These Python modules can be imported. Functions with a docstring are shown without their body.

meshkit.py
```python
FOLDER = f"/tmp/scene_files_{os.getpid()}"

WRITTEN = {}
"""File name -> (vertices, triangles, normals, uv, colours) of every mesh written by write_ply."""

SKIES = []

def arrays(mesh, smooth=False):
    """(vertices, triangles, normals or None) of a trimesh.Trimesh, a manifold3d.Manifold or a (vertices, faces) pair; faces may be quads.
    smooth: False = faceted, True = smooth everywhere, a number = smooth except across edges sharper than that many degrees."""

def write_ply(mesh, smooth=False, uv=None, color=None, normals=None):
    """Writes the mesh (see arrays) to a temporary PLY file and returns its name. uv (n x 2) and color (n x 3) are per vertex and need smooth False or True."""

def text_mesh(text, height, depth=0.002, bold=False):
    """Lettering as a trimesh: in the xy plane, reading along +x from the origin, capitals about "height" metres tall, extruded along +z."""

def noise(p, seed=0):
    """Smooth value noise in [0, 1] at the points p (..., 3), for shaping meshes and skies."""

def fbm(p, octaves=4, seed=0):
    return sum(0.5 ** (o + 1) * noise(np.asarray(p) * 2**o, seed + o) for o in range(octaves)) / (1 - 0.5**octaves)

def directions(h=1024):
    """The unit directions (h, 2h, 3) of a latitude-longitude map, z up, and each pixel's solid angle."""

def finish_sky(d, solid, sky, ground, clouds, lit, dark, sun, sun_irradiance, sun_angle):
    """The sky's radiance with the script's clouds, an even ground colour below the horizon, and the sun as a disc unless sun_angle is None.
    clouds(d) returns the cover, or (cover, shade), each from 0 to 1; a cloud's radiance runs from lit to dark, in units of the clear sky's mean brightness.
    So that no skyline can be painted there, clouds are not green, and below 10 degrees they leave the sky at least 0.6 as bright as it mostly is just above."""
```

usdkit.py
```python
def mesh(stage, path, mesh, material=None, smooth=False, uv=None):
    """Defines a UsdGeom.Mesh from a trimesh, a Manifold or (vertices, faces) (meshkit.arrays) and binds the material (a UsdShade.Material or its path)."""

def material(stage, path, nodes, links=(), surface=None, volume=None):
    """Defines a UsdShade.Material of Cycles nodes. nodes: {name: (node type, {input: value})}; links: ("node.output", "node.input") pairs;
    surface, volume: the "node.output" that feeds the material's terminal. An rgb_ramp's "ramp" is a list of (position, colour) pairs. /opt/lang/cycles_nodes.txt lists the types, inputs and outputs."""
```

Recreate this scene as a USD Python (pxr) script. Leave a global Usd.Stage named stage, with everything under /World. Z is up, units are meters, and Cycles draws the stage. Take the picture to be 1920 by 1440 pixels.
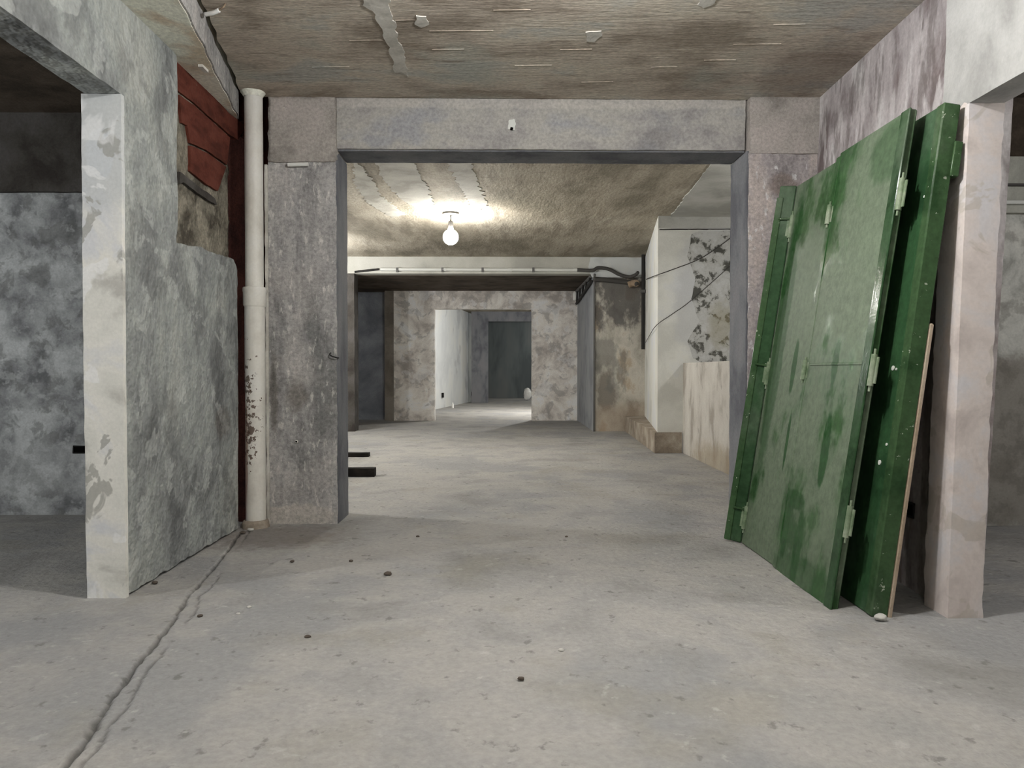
import math, random
import numpy as np, trimesh
import usdkit, meshkit
from pxr import Usd, UsdGeom, UsdLux, Gf, Sdf, Vt
from shapely.geometry import Polygon

stage = Usd.Stage.CreateInMemory()
UsdGeom.SetStageUpAxis(stage, 'Z'); UsdGeom.SetStageMetersPerUnit(stage, 1.0)
WORLD = UsdGeom.Xform.Define(stage, '/World'); stage.SetDefaultPrim(WORLD.GetPrim())
UsdGeom.Scope.Define(stage, '/World/Looks')

# ---------------------------------------------------------------- camera, lights, exposure
F, EYE = 1400.0, np.array([0.0, 0.0, 1.13])
YAW, PITCH = math.atan(20 / F), -math.atan(25 / F)
D = np.array([math.sin(YAW) * math.cos(PITCH), math.cos(YAW) * math.cos(PITCH), math.sin(PITCH)])
R = np.array([math.cos(YAW), -math.sin(YAW), 0.0]); U = np.cross(R, D)
cam = UsdGeom.Camera.Define(stage, '/World/camera')
cam.CreateHorizontalApertureAttr(36.0); cam.CreateVerticalApertureAttr(27.0)
cam.CreateFocalLengthAttr(36.0 * F / 1920); cam.CreateClippingRangeAttr(Gf.Vec2f(0.05, 200))
cam.AddTransformOp().Set(Gf.Matrix4d(*R, 0, *U, 0, *(-D), 0, *EYE, 1))
cam.CreateExposureAttr(0.63)

def bulb_light(name, pos, power, radius=0.07, col=(1.0, 0.97, 0.90)):
    l = UsdLux.SphereLight.Define(stage, '/World/' + name)
    l.CreateRadiusAttr(radius); l.CreateIntensityAttr(power / (math.pi * 4 * math.pi * radius ** 2)); l.CreateColorAttr(Gf.Vec3f(*col))
    l.AddTranslateOp().Set(Gf.Vec3d(*pos))
BULB_POWER = 95.0
bulb_light('lamp_near', (0.33, 2.75, 2.85), 92, col=(1.0, 0.995, 0.985))       # bulb above the frame in the near room
bulb_light('lamp_back', (-0.2, -2.2, 2.7), 46, col=(1.0, 0.995, 0.985))         # bulb behind the camera
bulb_light('lamp_side', (-4.6, 2.0, 2.0), 110, col=(0.97, 0.995, 1.0))          # bulb of the side room on the left
bulb_light('lamp_right', (4.3, 2.4, 2.3), 70, col=(1.0, 0.995, 0.98))           # bulb of the side room on the right
bulb_light('lamp_hidden', (-4.2, 7.0, 2.6), 170, col=(1.0, 0.99, 0.97))         # bulbs of the far room's left half, hidden by the left pillar
bulb_light('lamp_hidden_001', (-3.4, 12.2, 2.6), 110, col=(1.0, 0.99, 0.97))
bulb_light('lamp_stair', (3.7, 6.7, 2.6), 45, col=(1.0, 0.99, 0.97))            # bulb over the low block, hidden by the right pillar
bulb_light('lamp_far', (1.6, 20.0, 2.5), 300, col=(1.0, 0.99, 0.97))            # bulbs behind the far doorway
bulb_light('lamp_far_001', (3.0, 28.6, 2.4), 60, col=(0.97, 1.0, 1.0))

# ---------------------------------------------------------------- helpers
def at(px, py, axis, val):
    """The point of the plane axis = val that stands at a place of the photograph."""
    d = D + (px - 960) / F * R - (py - 720) / F * U
    k = 'xyz'.index(axis)
    return EYE + d * ((val - EYE[k]) / d[k])

USED = {}
def numbered(path):
    n = USED.get(path, 0); USED[path] = n + 1
    return path if n == 0 else f'{path}_{n:03d}'

def tag(prim, label=None, cat=None, group=None, kind=None):
    for k, v in (('label', label), ('category', cat), ('group', group), ('kind', kind)):
        if v: prim.SetCustomDataByKey(k, v)
    return prim

def obj(name, mesh, mat, parent=None, smooth=False, label=None):
    base = parent.GetPath().pathString if parent else '/World'
    m = usdkit.mesh(stage, numbered(base + '/' + name), mesh, mat, smooth=smooth)
    if label: m.GetPrim().SetCustomDataByKey('label', label)
    return m.GetPrim()

def thing(name, label, cat, loc=(0, 0, 0), rotz=0, group=None, kind=None):
    x = UsdGeom.Xform.Define(stage, numbered('/World/' + name))
    x.AddTranslateOp().Set(Gf.Vec3d(*map(float, loc)))
    if rotz: x.AddRotateZOp().Set(rotz)
    return tag(x.GetPrim(), label, cat, group, kind)

def cat_(*ms): return trimesh.util.concatenate(ms)

def rag(pts, amps=0.004, step=0.03, seed=0, freq=9.0):
    """A polygon with the given corners whose edges wander a little, as broken plaster and rough concrete do."""
    out, n = [], len(pts)
    for i in range(n):
        a, b = np.array(pts[i], float), np.array(pts[(i + 1) % n], float)
        amp = amps[i] if isinstance(amps, (list, tuple)) else amps
        L = np.linalg.norm(b - a); k = max(1, int(L / step)) if amp > 0 else 1
        t = np.arange(k) / k; p = a + (b - a) * t[:, None]
        nrm = np.array([-(b - a)[1], (b - a)[0]]) / max(L, 1e-9)
        q = np.stack([p[:, 0] * freq + seed * 7.3, p[:, 1] * freq + i * 3.1, np.zeros(k) + seed], 1)
        off = (meshkit.fbm(q, 4, seed) - 0.5) * 2 * amp
        off[0] *= 0.3
        out.append(p + nrm * off[:, None])
    g = Polygon(np.vstack(out)).buffer(0)
    return max(g.geoms, key=lambda x: x.area) if hasattr(g, 'geoms') else g

def ext(poly, axis, a0, a1, warp=None):
    """Extrudes a polygon of (y,z), (x,z) or (x,y) along x, y or z from a0 to a1."""
    if not isinstance(poly, Polygon): poly = Polygon(poly)
    m = trimesh.creation.extrude_polygon(poly, a1 - a0, engine='earcut')
    v = np.array(m.vertices); w = v[:, 2] + a0
    V = {'x': np.stack([w, v[:, 0], v[:, 1]], 1), 'y': np.stack([v[:, 0], w, v[:, 1]], 1), 'z': np.stack([v[:, 0], v[:, 1], w], 1)}[axis]
    f = np.array(m.faces)
    if axis == 'y': f = f[:, ::-1]
    if warp is not None: V = warp(V)
    return trimesh.Trimesh(V, f, process=False)

def box(x0, x1, y0, y1, z0, z1, warp=None):
    return ext([(x0, y0), (x1, y0), (x1, y1), (x0, y1)], 'z', z0, z1, warp)

def rough_box(x0, x1, y0, y1, z0, z1, amp=0.004, chip=0.012, res=0.05, seed=0, warp=None):
    """A box of rough concrete: faces slightly uneven, edges chipped."""
    lo, hi = np.array([x0, y0, z0], float), np.array([x1, y1, z1], float)
    n = np.maximum(2, np.minimum(70, ((hi - lo) / res).astype(int)))
    V, Fs, o = [], [], 0
    for ax in range(3):
        a, b = (ax + 1) % 3, (ax + 2) % 3
        ga, gb = np.linspace(0, 1, n[a] + 1), np.linspace(0, 1, n[b] + 1)
        A, B = np.meshgrid(ga, gb, indexing='ij')
        for s in (0, 1):
            P = np.zeros(A.shape + (3,)); P[..., ax] = s; P[..., a] = A; P[..., b] = B
            idx = np.arange(A.size).reshape(A.shape) + o
            q = np.stack([idx[:-1, :-1], idx[1:, :-1], idx[1:, 1:], idx[:-1, 1:]], -1).reshape(-1, 4)
            if s == 0: q = q[:, ::-1]
            V.append(P.reshape(-1, 3)); Fs.append(q); o += A.size
    T = np.vstack(V); q = np.vstack(Fs)
    P = lo + T * (hi - lo)
    ext_ = (T < 1e-9) | (T > 1 - 1e-9)
    edge = ext_.sum(1) >= 2
    c = (lo + hi) / 2
    d = np.stack([meshkit.fbm(P * 2.2 + 11 * k, 3, seed + k) - 0.5 for k in range(3)], 1) * 2 * amp
    e = np.clip(meshkit.fbm(P * 13, 3, seed + 9) - 0.35, 0, 1) * 2.2 * chip
    d += np.where(edge, e, 0)[:, None] * ext_ * np.sign(c - P)
    P = P + d
    if warp is not None: P = warp(P)
    m = trimesh.Trimesh(P, np.vstack([q[:, [0, 1, 2]], q[:, [0, 2, 3]]]), process=False)
    m.merge_vertices(digits_vertex=5)
    return m

def tube(pts, r, n=10, smooth=8, caps=True):
    p = np.array(pts, float)
    if smooth > 1 and len(p) > 2:
        e = np.vstack([2 * p[0] - p[1], p, 2 * p[-1] - p[-2]]); out = []
        for i in range(1, len(e) - 2):
            for t in np.linspace(0, 1, smooth, endpoint=False):
                a, b, c, d = e[i - 1:i + 3]
                out.append(0.5 * (2 * b + (c - a) * t + (2 * a - 5 * b + 4 * c - d) * t * t + (3 * b - a - 3 * c + d) * t ** 3))
        p = np.vstack(out + [p[-1]])
    T = np.gradient(p, axis=0); T /= np.linalg.norm(T, axis=1, keepdims=True)
    ref = np.array([0, 0, 1.0]) if abs(T[0, 2]) < 0.9 else np.array([1.0, 0, 0])
    V = []
    x = np.cross(ref, T[0]); x /= np.linalg.norm(x)
    for i in range(len(p)):
        x = x - T[i] * (x @ T[i]); x /= np.linalg.norm(x); y = np.cross(T[i], x)
        a = np.arange(n) * 2 * math.pi / n
        V.append(p[i] + r * (np.cos(a)[:, None] * x + np.sin(a)[:, None] * y))
    V = np.vstack(V); f = []
    for i in range(len(p) - 1):
        for k in range(n):
            a, b = i * n + k, i * n + (k + 1) % n
            f += [(a, b, b + n), (a, b + n, a + n)]
    if caps:
        V = np.vstack([V, p[0], p[-1]]); m = len(p) * n
        for k in range(n):
            f.append((m, (k + 1) % n, k)); f.append((m + 1, (len(p) - 1) * n + k, (len(p) - 1) * n + (k + 1) % n))
    return trimesh.Trimesh(V, f, process=False)

def lathe(profile, n=36):
    """Revolves (radius, z) pairs, bottom to top, about z."""
    pr = np.array(profile, float); a = np.arange(n) * 2 * math.pi / n
    V = np.stack([np.outer(pr[:, 0], np.cos(a)), np.outer(pr[:, 0], np.sin(a)), np.repeat(pr[:, 1:], n, 1)], -1).reshape(-1, 3)
    f = []
    for i in range(len(pr) - 1):
        for k in range(n):
            p, q = i * n + k, i * n + (k + 1) % n
            f += [(p, q, q + n), (p, q + n, p + n)]
    return trimesh.Trimesh(V, f, process=False)

def pebble(r, flat=0.6, seed=0, sub=2):
    m = trimesh.creation.icosphere(sub, 1.0); v = np.array(m.vertices)
    v *= (0.65 + 0.7 * meshkit.fbm(v * 1.6 + seed * 5, 3, seed))[:, None]
    v *= np.array([r, r * 0.8, r * flat]); v[:, 2] -= v[:, 2].min()
    return trimesh.Trimesh(v, m.faces, process=False)

# ---------------------------------------------------------------- materials
def lin(c):
    c = np.array(c, float) / 255
    return tuple(np.where(c <= 0.04045, c / 12.92, ((c + 0.055) / 1.055) ** 2.4))

def material(name, stops, scale=3.0, stretch=(1, 1, 1), detail=6, rough_n=0.6, dist=0.3, layers=(), fine=0.25, fine_scale=60.0, fine_stretch=(1, 1, 1),
             bump=0.25, bump_dist=0.01, bump_scale=30.0, bump_stretch=(1, 1, 1), rough=0.92, spec=0.2, coords='position', seed=0.0, metallic=0.0, dirt=None, squeeze=0.62):
    """Mottled surface. stops: (place, sRGB 0-255) of the large noise; layers: stains that lie on it, either scattered (noise threshold lo..hi)
    or one stain at a place c of radii r; fine: strength of the small grain."""
    N = {'g': ('geometry', {}) if coords == 'position' else ('texture_coordinate', {})}
    src = 'g.position' if coords == 'position' else 'g.object'
    L = []
    def mapped(key, st, off):
        N[key] = ('mapping', {'mapping_type': 'point', 'scale': st, 'location': (off, off * 0.7, off * 1.3)}); L.append((src, key + '.vector')); return key + '.vector'
    def noise(key, vec, sc, det, rg, ds=0.0):
        N[key] = ('noise_texture', {'scale': sc, 'detail': det, 'roughness': rg, 'distortion': ds}); L.append((vec, key + '.vector')); return key + '.fac'
    v = mapped('m0', stretch, seed); n0 = noise('n0', v, scale, min(detail, 5), rough_n, dist if dist > 0.2 else 0.0)
    N['r0'] = ('rgb_ramp', {'ramp': [(0.5 + (p - 0.5) * squeeze, lin(c)) for p, c in stops]}); L.append((n0, 'r0.fac')); col = 'r0.color'; mask_rough = None
    for i, y in enumerate(layers):
        k = f'y{i}'
        if 'c' in y:
            N[k + 's'] = ('vector_math', {'math_type': 'subtract', 'vector2': y['c']}); L.append((src, k + 's.vector1'))
            N[k + 'd'] = ('vector_math', {'math_type': 'divide', 'vector2': y['r']}); L.append((k + 's.vector', k + 'd.vector1'))
            N[k + 'l'] = ('vector_math', {'math_type': 'length'}); L.append((k + 'd.vector', k + 'l.vector1'))
            nz = noise(k + 'n', mapped(k + 'm', y.get('stretch', (1, 1, 1)), i * 3.7 + seed), y.get('scale', 12.0), 4, 0.6)
            N[k + 'a'] = ('math', {'math_type': 'multiply_add', 'value2': y.get('noise', 1.2)}); L.append((nz, k + 'a.value1')); L.append((k + 'l.value', k + 'a.value3'))
            hi = 1.0 + 0.5 * y.get('noise', 1.2) - y.get('bias', 0.0); so = y.get('soft', 0.25)
            N[k + 'r'] = ('map_range', {'range_type': 'smoothstep', 'from_min': hi + so / 2, 'from_max': hi - so / 2, 'to_min': 0.0, 'to_max': y.get('amt', 1.0), 'clamp': True}); L.append((k + 'a.value', k + 'r.value'))
        else:
            nz = noise(k + 'n', mapped(k + 'm', y.get('stretch', (1, 1, 1)), i * 3.7 + 1.3 + seed), y.get('scale', 3.0), y.get('detail', 4), y.get('rough', 0.6), y.get('dist', 0.0))
            N[k + 'r'] = ('map_range', {'range_type': 'smoothstep', 'from_min': y['lo'], 'from_max': y['hi'], 'to_min': 0.0, 'to_max': y.get('amt', 1.0), 'clamp': True}); L.append((nz, k + 'r.value'))
        N[k + 'x'] = ('mix_color', {'blend_type': 'mix', 'b': lin(y['color'])}); L += [(col, k + 'x.a'), (k + 'r.result', k + 'x.fac')]; col = k + 'x.result'
        if y.get('gloss'): mask_rough = (k + 'r.result', y['gloss'])
    fn = noise('fn', mapped('fm', fine_stretch, 5.0 + seed), fine_scale, 3, 0.7)
    N['fr'] = ('map_range', {'range_type': 'linear', 'from_min': 0.3, 'from_max': 0.7, 'to_min': 1 - fine, 'to_max': 1 + fine, 'clamp': True}); L.append((fn, 'fr.value'))
    N['fc'] = ('combine_color', {}); L += [('fr.result', 'fc.r'), ('fr.result', 'fc.g'), ('fr.result', 'fc.b')]
    N['fx'] = ('mix_color', {'blend_type': 'multiply', 'fac': 1.0, 'use_clamp': False}); L += [(col, 'fx.a'), ('fc.color', 'fx.b')]; col = 'fx.result'
    if dirt:
        N['at'] = ('attribute', {'attribute': 'dirt'})
        N['dx'] = ('mix_color', {'blend_type': 'mix', 'b': lin(dirt)}); L += [(col, 'dx.a'), ('at.fac', 'dx.fac')]; col = 'dx.result'
    N['p'] = ('principled_bsdf', {'roughness': rough, 'specular_ior_level': spec, 'metallic': metallic}); L.append((col, 'p.base_color'))
    if mask_rough:
        N['mr'] = ('map_range', {'range_type': 'linear', 'from_min': 0.0, 'from_max': 1.0, 'to_min': rough, 'to_max': mask_rough[1]}); L += [(mask_rough[0], 'mr.value'), ('mr.result', 'p.roughness')]
    if bump:
        b1 = noise('bn', mapped('bm', bump_stretch, 9.0 + seed), bump_scale, 3, 0.65)
        N['bs'] = ('math', {'math_type': 'multiply', 'value2': 1.25}); L.append((b1, 'bs.value1'))
        N['bu'] = ('bump', {'strength': bump, 'distance': bump_dist}); L += [('bs.value', 'bu.height'), ('bu.normal', 'p.normal')]
    return usdkit.material(stage, '/World/Looks/' + name, N, L, surface='p.BSDF')

def plain(name, c, rough=0.5, spec=0.4, metallic=0.0, emit=0.0):
    d = {'base_color': lin(c), 'roughness': rough, 'specular_ior_level': spec, 'metallic': metallic}
    if emit: d.update(emission_color=(1.0, 0.97, 0.90), emission_strength=emit)
    return usdkit.material(stage, '/World/Looks/' + name, {'p': ('principled_bsdf', d)}, [], surface='p.BSDF')

M = {}
M['floor'] = material('floor_concrete', [(0.25, (135, 134, 131)), (0.45, (159, 158, 156)), (0.55, (167, 165, 161)), (0.75, (153, 153, 151))], squeeze=0.9, scale=1.3, detail=6,
    layers=[{'color': (145, 146, 147), 'scale': 0.9, 'lo': 0.5, 'hi': 0.62, 'amt': 0.7}, {'color': (150, 147, 138), 'scale': 1.6, 'lo': 0.55, 'hi': 0.68, 'amt': 0.5},
            {'color': (106, 106, 102), 'scale': 13, 'stretch': (1.0, 0.8, 1), 'lo': 0.60, 'hi': 0.70, 'amt': 0.6}, {'color': (185, 184, 181), 'scale': 14, 'lo': 0.62, 'hi': 0.72, 'amt': 0.5},
            {'color': (107, 97, 93), 'c': (-1.55, 5.1, 0), 'r': (0.45, 0.35, 1), 'amt': 0.55, 'soft': 0.8}],
    fine=0.10, fine_scale=34, bump=0.5, bump_dist=0.016, bump_scale=20, dirt=(60, 59, 57))
M['ceil'] = material('ceiling_concrete', [(0.3, (154, 143, 130)), (0.45, (185, 174, 161)), (0.58, (196, 187, 173)), (0.72, (181, 179, 172))], scale=1.6, stretch=(0.8, 1.3, 1), detail=6,
    layers=[{'color': (171, 173, 164), 'scale': 1.1, 'lo': 0.52, 'hi': 0.66, 'amt': 0.6}, {'color': (140, 127, 115), 'scale': 6, 'stretch': (0.5, 2.5, 1), 'lo': 0.56, 'hi': 0.72, 'amt': 0.6},
            {'color': (233, 226, 213), 'scale': 5, 'stretch': (0.35, 5, 1), 'lo': 0.66, 'hi': 0.73, 'amt': 0.6}, {'color': (118, 107, 98), 'c': (2.05, 4.95, 3.1), 'r': (0.28, 0.5, 1), 'amt': 0.5, 'soft': 0.7}],
    fine=0.3, fine_scale=55, fine_stretch=(0.5, 1.5, 1), bump=0.35, bump_dist=0.012, bump_scale=18, bump_stretch=(0.4, 2.0, 1))
M['ceil_far'] = material('ceiling_far_concrete', [(0.3, (131, 125, 111)), (0.5, (161, 153, 138)), (0.7, (175, 168, 154))], scale=1.2, stretch=(1.3, 0.5, 1), detail=6,
    layers=[{'color': (122, 115, 103), 'scale': 1.6, 'stretch': (2.0, 0.35, 1), 'lo': 0.52, 'hi': 0.64, 'amt': 0.6}, {'color': (118, 112, 101), 'scale': 7, 'stretch': (0.5, 2, 1), 'lo': 0.6, 'hi': 0.72, 'amt': 0.5}],
    fine=0.24, fine_scale=40, bump=0.5, bump_dist=0.015, bump_scale=10, bump_stretch=(2.0, 0.6, 1))
M['soffit'] = material('soffit_concrete', [(0.3, (212, 198, 177)), (0.5, (237, 237, 224)), (0.7, (237, 237, 224))], scale=2.5, fine=0.2, fine_scale=40, bump=0.35)
M['plaster_left'] = material('plaster_left', [(0.28, (107, 109, 109)), (0.42, (140, 143, 142)), (0.52, (153, 157, 154)), (0.68, (171, 173, 168))], scale=2.3, stretch=(1, 1, 0.6), detail=7, rough_n=0.66, squeeze=0.8, dist=0.25,
    layers=[{'color': (100, 101, 101), 'scale': 3.2, 'lo': 0.53, 'hi': 0.60, 'amt': 0.4, 'dist': 0.35, 'stretch': (1, 1, 0.6)}, {'color': (180, 183, 180), 'scale': 4.5, 'lo': 0.56, 'hi': 0.60, 'amt': 0.5, 'dist': 0.35},
            {'color': (93, 80, 70), 'c': (-1.87, 5.05, 0.78), 'r': (1, 0.14, 0.1), 'amt': 0.35, 'soft': 0.6}],
    fine=0.13, fine_scale=40, bump=0.25, bump_dist=0.2512, bump_scale=8)
M['jamb'] = material('plaster_white', [(0.3, (185, 183, 177)), (0.45, (217, 216, 209)), (0.6, (226, 224, 217)), (0.75, (210, 211, 213))], scale=2.2, detail=6, dist=0.6,
    layers=[{'color': (228, 231, 234), 'c': (-1.97, 3.7, 2.2), 'r': (0.07, 1, 0.12), 'amt': 0.8, 'soft': 0.2, 'noise': 0.8, 'scale': 10}, {'color': (188, 192, 195), 'c': (-1.95, 3.7, 2.35), 'r': (0.5, 1, 0.42), 'amt': 0.7, 'soft': 0.4, 'noise': 0.5}, {'color': (158, 157, 151), 'scale': 4.0, 'lo': 0.58, 'hi': 0.61, 'amt': 0.75, 'dist': 0.8}, {'color': (237, 237, 237), 'scale': 3.5, 'lo': 0.6, 'hi': 0.63, 'amt': 0.6, 'dist': 0.5}],
    fine=0.06, bump=0.25, bump_dist=0.01, bump_scale=9)
M['jamb_pink'] = material('plaster_pinkish', [(0.3, (188, 178, 174)), (0.5, (212, 202, 197)), (0.7, (205, 202, 204))], scale=2.4, detail=6, dist=0.6,
    layers=[{'color': (184, 176, 166), 'scale': 4.0, 'lo': 0.58, 'hi': 0.62, 'amt': 0.6, 'dist': 0.8}], fine=0.05, bump=0.2, bump_scale=9)
M['plaster_right'] = material('plaster_right', [(0.3, (127, 116, 116)), (0.45, (170, 163, 164)), (0.6, (189, 182, 183)), (0.72, (204, 200, 200))], scale=3.0, stretch=(1, 1.2, 0.45), detail=6, dist=0.5,
    layers=[{'color': (113, 105, 103), 'scale': 6, 'stretch': (1, 1.5, 0.4), 'lo': 0.52, 'hi': 0.62, 'amt': 0.6}, {'color': (218, 214, 214), 'scale': 5, 'stretch': (1, 1.5, 0.4), 'lo': 0.56, 'hi': 0.63, 'amt': 0.5},
            {'color': (130, 115, 107), 'c': (2.1, 3.75, 0.9), 'r': (1, 0.35, 0.9), 'amt': 0.55, 'soft': 0.8}],
    fine=0.12, fine_scale=40, bump=0.3, bump_scale=14)
M['lintel_right'] = material('plaster_lintel', [(0.3, (155, 155, 153)), (0.5, (175, 175, 173)), (0.7, (184, 184, 182))], scale=2, dist=0.6, fine=0.06, bump=0.2)
M['pier'] = material('pier_concrete', [(0.3, (128, 128, 127)), (0.47, (163, 161, 160)), (0.6, (174, 172, 170)), (0.75, (183, 178, 175))], scale=2.5, stretch=(1.3, 1, 0.5), detail=6, rough_n=0.68,
    layers=[{'color': (210, 207, 202), 'scale': 22, 'lo': 0.57, 'hi': 0.66, 'amt': 0.7, 'stretch': (1.2, 1, 0.4)}, {'color': (106, 105, 105), 'scale': 6, 'lo': 0.52, 'hi': 0.66, 'amt': 0.3, 'stretch': (2.2, 1, 0.25)}, {'color': (189, 183, 177), 'scale': 2.0, 'lo': 0.52, 'hi': 0.62, 'amt': 0.2},
            {'color': (99, 93, 85), 'c': (-1.50, 5.5, 0.95), 'r': (0.07, 1, 0.12), 'amt': 0.6, 'soft': 0.9}, {'color': (97, 92, 86), 'c': (-1.665, 5.5, 0.95), 'r': (0.03, 1, 0.28), 'amt': 0.7, 'soft': 0.9},
            {'color': (200, 194, 185), 'c': (-1.5, 5.5, 0.06), 'r': (0.3, 1, 0.09), 'amt': 0.6, 'soft': 0.3}],
    fine=0.3, fine_scale=50, bump=0.4, bump_dist=0.01, bump_scale=35)
M['pier_top'] = material('pier_top_concrete', [(0.3, (144, 139, 133)), (0.5, (170, 164, 158)), (0.7, (180, 172, 167))], scale=2.5, detail=6,
    layers=[{'color': (202, 196, 189), 'scale': 20, 'lo': 0.63, 'hi': 0.72, 'amt': 0.5}], fine=0.22, fine_scale=50, bump=0.35, bump_scale=30)
M['pier_right'] = material('pier_right_concrete', [(0.3, (137, 132, 132)), (0.5, (171, 164, 164)), (0.7, (187, 177, 172))], scale=2.5, stretch=(1.3, 1, 0.6), detail=6, rough_n=0.68,
    layers=[{'color': (221, 221, 221), 'scale': 26, 'lo': 0.60, 'hi': 0.68, 'amt': 0.7, 'stretch': (1.0, 1, 0.5)}, {'color': (126, 112, 103), 'c': (2.05, 5.45, 2.48), 'r': (0.12, 1, 0.08), 'amt': 0.6, 'soft': 0.6}],
    fine=0.3, fine_scale=50, bump=0.4, bump_scale=35)
M['beam'] = material('beam_concrete', [(0.3, (140, 137, 136)), (0.48, (166, 163, 160)), (0.6, (176, 173, 167)), (0.75, (161, 161, 163))], scale=1.8, stretch=(0.8, 1, 1.2), detail=6,
    layers=[{'color': (139, 139, 142), 'scale': 2.2, 'lo': 0.54, 'hi': 0.66, 'amt': 0.6}, {'color': (197, 192, 185), 'c': (0.1, 5.5, 3.1), 'r': (3, 1, 0.05), 'amt': 0.5, 'soft': 0.5}],
    fine=0.2, fine_scale=45, bump=0.3, bump_scale=25)
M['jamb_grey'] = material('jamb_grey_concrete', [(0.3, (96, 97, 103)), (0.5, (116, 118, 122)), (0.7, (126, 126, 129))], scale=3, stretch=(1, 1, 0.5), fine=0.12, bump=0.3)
M['cement'] = material('rough_cement', [(0.3, (80, 75, 66)), (0.5, (122, 117, 105)), (0.7, (144, 138, 124))], scale=5, detail=6, fine=0.3, fine_scale=40, bump=0.9, bump_dist=0.03, bump_scale=12)
M['brick'] = material('red_brick', [(0.3, (77, 39, 30)), (0.5, (96, 50, 39)), (0.7, (105, 58, 47))], scale=4, stretch=(1, 1, 2.5), fine=0.14, bump=0.3, bump_scale=20,
    layers=[{'color': (127, 116, 105), 'scale': 16, 'lo': 0.68, 'hi': 0.74, 'amt': 0.5}])
M['joint'] = material('joint_red', [(0.3, (36, 20, 18)), (0.5, (58, 31, 26)), (0.7, (72, 41, 34))], scale=5, stretch=(1, 1, 0.5), fine=0.25, bump=0.6, bump_dist=0.02)
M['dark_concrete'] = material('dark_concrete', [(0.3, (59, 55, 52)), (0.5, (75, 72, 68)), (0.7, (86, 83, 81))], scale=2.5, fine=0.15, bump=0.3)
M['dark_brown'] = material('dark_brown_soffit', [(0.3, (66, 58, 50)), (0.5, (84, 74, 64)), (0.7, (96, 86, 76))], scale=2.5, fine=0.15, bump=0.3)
M['side_wall'] = material('side_plaster', [(0.27, (115, 117, 119)), (0.42, (150, 152, 154)), (0.55, (171, 174, 175)), (0.7, (196, 199, 200))], scale=3.4, detail=7, dist=0.25,
    layers=[{'color': (109, 110, 108), 'scale': 6.0, 'lo': 0.52, 'hi': 0.60, 'amt': 0.5, 'dist': 0.35}, {'color': (209, 212, 213), 'scale': 6.5, 'lo': 0.54, 'hi': 0.62, 'amt': 0.4}, {'color': (196, 199, 200), 'c': (-4, 5.9, 0.36), 'r': (9, 1, 0.2), 'amt': 0.35, 'soft': 0.4, 'noise': 0.8, 'scale': 5}], fine=0.13, bump=0.2, bump_scale=9)
M['side_wall_right'] = material('side_plaster_right', [(0.3, (150, 150, 144)), (0.5, (190, 190, 184)), (0.7, (204, 203, 196))], scale=3, detail=7, dist=0.6,
    layers=[{'color': (118, 112, 104), 'c': (3.7, 5.36, 0.62), 'r': (3, 1, 0.62), 'amt': 0.75, 'soft': 0.15, 'noise': 0.25}, {'color': (112, 108, 102), 'scale': 6, 'lo': 0.52, 'hi': 0.62, 'amt': 0.45}], fine=0.08, bump=0.2)
M['band'] = material('band_plaster', [(0.3, (152, 152, 144)), (0.5, (172, 172, 163)), (0.7, (180, 180, 172))], scale=2, fine=0.08, bump=0.15)
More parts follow.
